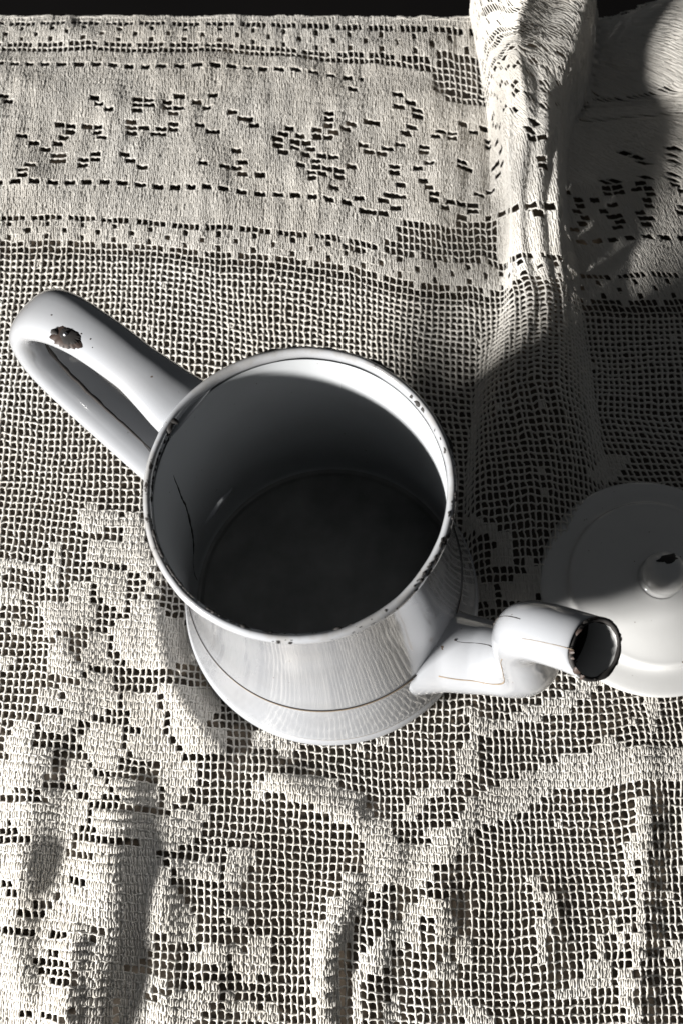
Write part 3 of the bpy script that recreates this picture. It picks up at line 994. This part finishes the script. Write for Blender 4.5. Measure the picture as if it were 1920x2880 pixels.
# handle: a hollow strap looping out from the rim and back to the body
HA = math.radians(144.5)
HE = np.array([math.cos(HA), math.sin(HA), 0])
HS = np.array([-math.sin(HA), math.cos(HA), 0])
hp = [(.0500, .1432, -.0030), (.0580, .1460, -.0032), (.0720, .1495, -.0042), (.0900, .1520, -.0048), (.1075, .1505, -.0046), (.1215, .1430, -.0032), (.1300, .1280, -.0008), (.1300, .1080, .0004),
      (.1200, .0880, .0006), (.1045, .0710, .0006), (.0850, .0540, .0008), (.0670, .0420, .001), (.0590, .0370, .001)]
hc = crom([HE * r_ + np.array([0, 0, z]) + HS * s_ for r_, z, s_ in hp], 8)
tk = np.linspace(0, 1, len(hc))
wid = np.interp(tk, [0, .08, .18, .28, .40, .55, .7, .85, 1], [.0130, .0118, .0094, .0098, .0114, .0112, .0112, .0118, .0120])
thk = np.interp(tk, [0, .1, .5, 1], [.0068, .0062, .0058, .0056])
HR, hT, hS, hN = sweep(hc, wid, thk, HS, 2.3, 32)
handle = link("handle", rings_mesh("handle", HR), M_ENAMEL, pot)


def on_handle(t, s, out):
    """Point on the strap: t along it (0..1), s across (-1..1), out +1 outer face, -1 inner face."""
    k = t * (len(hc) - 1)
    i = int(min(k, len(hc) - 2))
    f = k - i
    L_ = lambda A: A[i] * (1 - f) + A[i + 1] * f
    nrm = L_(hN)
    h = L_(thk) * (max(0, 1 - abs(s) ** 2.3)) ** (1 / 2.3)
    return L_(hc) + L_(hS) * s * L_(wid) + nrm * h * out, nrm * out


HOUT = -1 if on_handle(.3, 0, 1)[1][2] < 0 else 1


def ribbon(name, pts, nrms, widths, material, parent, h=.00012):
    """A crack or line: thin raised strip lying on a surface."""
    P = np.array([np.asarray(p) + np.asarray(n_) * h for p, n_ in zip(pts, nrms)])
    return link(name, bm_mesh(name, tube(P, np.asarray(widths), seg=6)), material, parent)


# seam split along the inner face of the lower strap
ts = np.linspace(.50, .90, 40)
jit = np.cumsum(RNG.normal(0, .02, 40))
jit -= np.linspace(jit[0], jit[-1], 40)
pn = [on_handle(t, .06 + j * .6, -HOUT) for t, j in zip(ts, jit)]
ribbon("seam_crack", [p for p, _ in pn], [n_ for _, n_ in pn], np.interp(ts, [.5, .62, .74, .8, .86, .9], [.0006, .0008, .0007, .0003, .0003, .0007]) * RNG.uniform(.75, 1.25, 40), M_CRACK, handle, 0.0)
pn = [on_handle(t, .02 + .10 * math.sin((t - .78) / .06 * math.pi), -HOUT) for t in np.linspace(.78, .84, 14)]
ribbon("seam_crack", [p for p, _ in pn], [n_ for _, n_ in pn], np.full(14, .00011), M_CRACK, handle, 0.0)


# chipped, rusty hole near the outer bend of the handle
def blob(name, c, nrm, tx, rx, ry, h, material, parent, seed, seg=28, jag=.18, ringsn=4, dish=0.0):
    """Irregular low patch lying on a surface: centre c, normal nrm, long axis tx."""
    rg = np.random.default_rng(seed)
    nrm = np.asarray(nrm) / np.linalg.norm(nrm)
    tx = np.asarray(tx) - nrm * np.dot(tx, nrm)
    tx /= np.linalg.norm(tx)
    ty = np.cross(nrm, tx)
    a = np.linspace(0, 2 * np.pi, seg, endpoint=False)
    j = 1 + jag * (np.sin(3 * a + rg.uniform(0, 6)) * .5 + np.sin(5 * a + rg.uniform(0, 6)) * .35 + rg.normal(0, .35, seg))
    bm = bmesh.new()
    cen = bm.verts.new(np.asarray(c) + nrm * h * (1 - dish))
    prev = None
    for q in range(1, ringsn + 1):
        f = q / ringsn
        hh = h * (math.cos(f * math.pi / 2) * (1 - dish) + dish * math.sin(f * math.pi)) - (0.0006 if q == ringsn else 0)
        ring = [bm.verts.new(np.asarray(c) + (tx * math.cos(x) * rx + ty * math.sin(x) * ry) * f * (1 + (jj_ - 1) * f ** 3) + nrm * hh) for x, jj_ in zip(a, j)]
        for k in range(seg):
            l = (k + 1) % seg
            if prev is None:
                bm.faces.new((cen, ring[k], ring[l]))
            else:
                bm.faces.new((prev[k], ring[k], ring[l], prev[l]))
        prev = ring
    return link(name, bm_mesh(name, bm), material, parent)


c0, n0 = on_handle(.29, .62, HOUT)
sgn = 1
blob("rusty_chip", c0 + n0 * .0003, n0, HE, .0066, .0046, .0006, M_RUST, handle, 5, jag=.16, seg=56)
blob("iron_chip", c0 + n0 * .0006 - HE * .0009 + HS * -.0004, n0, HE, .0052, .0038, .0006, M_IRON, handle, 8, jag=.22, seg=56)
blob("iron_chip", c0 + n0 * .0003 + HE * .0048 + HS * .0012, n0, HE, .0022, .0012, .0004, M_IRON, handle, 17, jag=.3, seg=24)
blob("steel_rivet", c0 + n0 * .0010 + HE * .0006, n0, HE, .0012, .0010, .0008, M_STEEL, handle, 9, jag=.05)
for k in range(7):
    pc, nc = on_handle(.29 + random.uniform(-.05, .05), random.uniform(.2, .85), HOUT)
    blob("iron_chip", pc, nc, HE, random.uniform(.0003, .0008), random.uniform(.0002, .0005), .0002, M_RUST, handle, 220 + k, seg=12, jag=.3, ringsn=2)

# spout: rises from low on the body in an S and opens level with the rim
SA = math.radians(-27.6)
SE = np.array([math.cos(SA), math.sin(SA), 0])
SS = np.array([-math.sin(SA), math.cos(SA), 0])
spz = [(.052, .0330, -.006), (.0640, .0370, -.004), (.0775, .0425, -.001), (.0885, .0520, 0), (.0925, .0665, 0), (.0895, .0825, 0), (.0862, .0970, 0), (.0874, .1105, 0), (.0940, .1195, 0), (.1025, .1255, 0), (.1100, .1290, 0)]
sc_ = crom([SE * r_ + np.array([0, 0, z]) + SS * s_ for r_, z, s_ in spz], 8)
tk2 = np.linspace(0, 1, len(sc_))
swid = np.interp(tk2, [0, .1, .25, .45, .6, .75, .9, 1], [.0215, .0172, .0148, .0128, .0114, .0108, .0108, .0112])
sthk = np.interp(tk2, [0, .1, .25, .45, .6, .75, .9, 1], [.0250, .0180, .0142, .0118, .0104, .0098, .0082, .0062])
SR, sT, sS, sN = sweep(sc_, swid, sthk, SS, 2.0, 36)
# shear the last rings so that the mouth is cut open towards the sky
cutn = np.array(SE * .34 + np.array([0, 0, .94]))
k0 = len(sc_) - 8
for i in range(k0, len(sc_)):
    f = ((i - k0) / (len(sc_) - 1 - k0)) ** 1.5
    for k in range(SR.shape[1]):
        dlt = SR[i, k] - sc_[i]
        t_ = -np.dot(dlt, cutn) / np.dot(sT[i], cutn)
        SR[i, k] += sT[i] * t_ * f
spout = link("spout", rings_mesh("spout", SR, cap0=True, cap1=False), M_ENAMEL, pot)
inner = sc_[k0 - 8:, None] + (SR[k0 - 8:] - sc_[k0 - 8:, None]) * .87
link("spout_bore", rings_mesh("spout_bore", inner, cap0=True, cap1=False), M_IRON, spout)  # shade inside the bore is put into its colour with the black material
nb_ = SR.shape[1]
down = np.array([np.dot(inner[-1, k] - sc_[-1], SE) for k in range(nb_)])
ks = [k for k in range(nb_) if down[k] > .0035]
k_s = int(np.argmax(down))
arc = [(k_s + d_) % nb_ for d_ in range(-8, 9)]
bmp = bmesh.new()
lv = [[bmp.verts.new(sc_[max(k0 - 8, len(sc_) - 1 - i_)] + (inner[-1 - i_, k] - sc_[len(sc_) - 1 - i_]) * .985) for k in arc] for i_ in range(0, 8)]
for i_ in range(7):
    for k in range(16):
        bmp.faces.new((lv[i_][k], lv[i_][k + 1], lv[i_ + 1][k + 1], lv[i_ + 1][k]))
link("bore_lit_arc", bm_mesh("bore_lit_arc", bmp), M_LID, spout)  # paler enamel arc paints in the light on the bore's outer wall
lip = np.vstack([SR[-1] * .5 + inner[-1] * .5])
lp = np.vstack([lip, lip[:2]])
bm = tube(lp, .0009 * (1 + .3 * np.sin(np.arange(len(lp)) * .9) * np.sin(np.arange(len(lp)) * .37)), up=(0.3, 0.2, .9), seg=8, cap=False)
link("mouth_rim", bm_mesh("mouth_rim", bm), M_IRON, spout)


for k in range(16):
    kk = random.randrange(SR.shape[1]) if k > 5 else int(np.argmin([np.dot(SR[-1, q_] - sc_[-1], SE) for q_ in range(SR.shape[1])])) + random.randint(-9, 6)
    kk %= SR.shape[1]
    p_ = SR[-1, kk] * .93 + SR[-3, kk] * .07
    n_ = SR[-1, kk] - sc_[-1]
    n_ = n_ / np.linalg.norm(n_)
    blob("rusty_chip" if k % 4 == 0 or k < 4 else "iron_chip", p_ - n_ * .0002, n_, np.cross(n_, SE) + .2, random.uniform(.0012, .0030), random.uniform(.0008, .0018), .0004, M_RUST if k % 4 == 0 or k < 4 else M_IRON, spout, 140 + k, seg=14, jag=.35, ringsn=3)


def on_spout(t, ang_):
    k = t * (len(sc_) - 1)
    i = int(min(k, len(sc_) - 2))
    f = k - i
    L_ = lambda A: A[i] * (1 - f) + A[i + 1] * f
    n_ = L_(sS) * math.cos(ang_) + L_(sN) * math.sin(ang_)
    return L_(sc_) + L_(sS) * math.cos(ang_) * L_(swid) + L_(sN) * math.sin(ang_) * L_(sthk), n_


UPA = math.pi / 2 if on_spout(.3, math.pi / 2)[1][2] > 0 else -math.pi / 2
sg = 1 if UPA > 0 else -1
# seam along the top of the spout, broken into dark dashes
for t0, t1, w0 in ((.14, .30, .00012), (.30, .34, .0002), (.55, .585, .0004), (.60, .625, .0004), (.635, .67, .00035), (.68, .76, .00018)):
    pn = [on_spout(t, UPA + .12 * math.sin(t * 30) * .3) for t in np.linspace(t0, t1, 8)]
    ribbon("seam_crack", [p for p, _ in pn], [n_ for _, n_ in pn], np.full(8, w0) * RNG.uniform(.5, 1.4, 8), M_CRACK, spout, 0.0)
# brown glaze line down the near side
RT_ROW = np.where(np.arange(NV + 1) > r(736), .80, RT_ROW)
for t0, t1, a0, a1, w0 in ((.10, .42, 2.55, 2.75, .00028), (.42, .62, 2.75, 2.9, .0002), (.78, .95, 2.2, 2.0, .00012)):
    pn = [on_spout(t, sg * (a0 + (a1 - a0) * (t - t0) / (t1 - t0))) for t in np.linspace(t0, t1, 16)]
    ribbon("glaze_line", [p for p, _ in pn], [n_ for _, n_ in pn], np.full(16, w0) * RNG.uniform(.7, 1.2, 16), M_LINE, spout, 0.0)
p_, n_ = on_spout(.135, UPA)
blob("iron_chip", p_, n_, SE, .0007, .0006, .0003, M_IRON, spout, 12, seg=12)

# crack down the inside wall
cz = np.linspace(.128, .009, 40)
ca = math.radians(163) + np.interp(cz, [.009, .06, .128], [.16, .05, 0]) + np.cumsum(RNG.normal(0, .004, 40))
ribbon("wall_crack", [(math.cos(q) * inner_r(z), math.sin(q) * inner_r(z), z) for q, z in zip(ca, cz)], [(0, 0, 0)] * 40,
       np.interp(cz, [.009, .04, .05, .1, .128], [.00018, .00016, .0006, .00045, .00015]) * RNG.uniform(.6, 1.3, 40), M_CRACK, pot)
# bare black edge worn along the lip: outside at the back, inside at the front left
for d0, d1, rad, z, wmax, nm in ((118, -8, .0527, .1506, .00055, 'worn_edge'), (-172, -64, .0499, .1521, .00062, 'worn_edge'), (150, 188, .0494, .1512, .0004, 'worn_edge'), (-36, 14, .0521, .1520, .0004, 'worn_edge')):
    n_p = 160
    q = np.radians(np.linspace(d0, d1, n_p))
    wn = np.convolve(RNG.normal(0, 1, n_p + 8), np.ones(5) / 5, 'same')[4:-4]
    wd = np.clip(wmax * (.62 + 1.1 * wn), .00002, wmax * 2.0) * np.clip(np.minimum(np.arange(n_p), np.arange(n_p)[::-1]) / 12, 0.05, 1)
    P_ = np.stack([np.cos(q) * rad, np.sin(q) * rad, z + RNG.normal(0, .00012, n_p)], -1)
    link(nm, bm_mesh(nm, tube(P_, wd, seg=6)), M_IRON, pot)
# big chips on the rim
for deg, rx, ry, sd in ((152, .0030, .0021, 21), (150, .0019, .0023, 22), (24, .0026, .0009, 33), (19, .0020, .0008, 34), (14, .0022, .0007, 35), (36, .0020, .0014, 23), (33, .0016, .0011, 24), (29, .0022, .0008, 25), (40, .0011, .0012, 26),
                        (-62, .0008, .0007, 27), (-68, .0007, .0006, 28), (-56, .0009, .0008, 29), (-74, .0006, .0006, 30), (-82, .0012, .0006, 31), (-88, .0010, .0005, 32)):
    q = math.radians(deg)
    rad = .0506 if deg > 0 else .0512
    blob("iron_chip", (math.cos(q) * rad, math.sin(q) * rad, .1523), (0.25 * math.cos(q), .25 * math.sin(q), 1), (-math.sin(q), math.cos(q), 0), rx, ry, .0006, M_IRON, pot, sd, seg=16, jag=.3)

for k in range(70):
    q = math.radians(random.uniform(-44, 16) if k < 50 else random.uniform(-100, -46))
    f_ = random.uniform(-.2, 1.1)
    rad, zz = .0510 + .0017 * math.sin(f_), .1502 + .0026 * math.cos(f_) - .0002
    blob("iron_chip", (math.cos(q) * rad, math.sin(q) * rad, zz), (math.sin(f_) * math.cos(q), math.sin(f_) * math.sin(q), math.cos(f_)), (-math.sin(q), math.cos(q), 0),
         random.uniform(.0003, .0017), random.uniform(.0002, .0007), .00035, M_IRON, pot, 60 + k, seg=10, jag=.35, ringsn=2)

#@@LID
# ------------------------------------------------------------------ lid
lid = thing("pot_lid", (.1447, .1190, .0030), "round white enamel pot lid with a knob lying right of the spout", "lid", (math.radians(-1.5), 0, 0))
V, Q = lathe(np.vstack([[(.0002, .0010)], crom([(.050, .0008), (.0530, .0006), (.0540, .0020), (.0530, .0036), (.0490, .0046), (.0440, .0054), (.0418, .0064), (.0408, .0086), (.0398, .0096), (.0370, .0104), (.0280, .0134), (.0180, .0158), (.0105, .0172)], 5)]), 128)
V[:, :2] *= .965
link("cover", npmesh("cover", V, Q), M_LID, lid)
V, Q = lathe(crom([(.0135, .0160), (.0108, .0168), (.0095, .0180), (.0095, .0196), (.0104, .0220), (.0109, .0252), (.0099, .0286), (.0071, .0312), (.0036, .0324), (.0002, .0327)], 5), 64)
V[:, :2] *= .92
knob = link("knob", npmesh("knob", V, Q), M_LID, lid)
q = Vector((0.02, .45, .9)).normalized()
blob("iron_chip", (q.x * .0098, q.y * .0098 + .0006, .0252 + q.z * .0074), q, (1, .35, -.1), .0046, .0026, .0006, M_IRON, knob, 41, jag=.25)
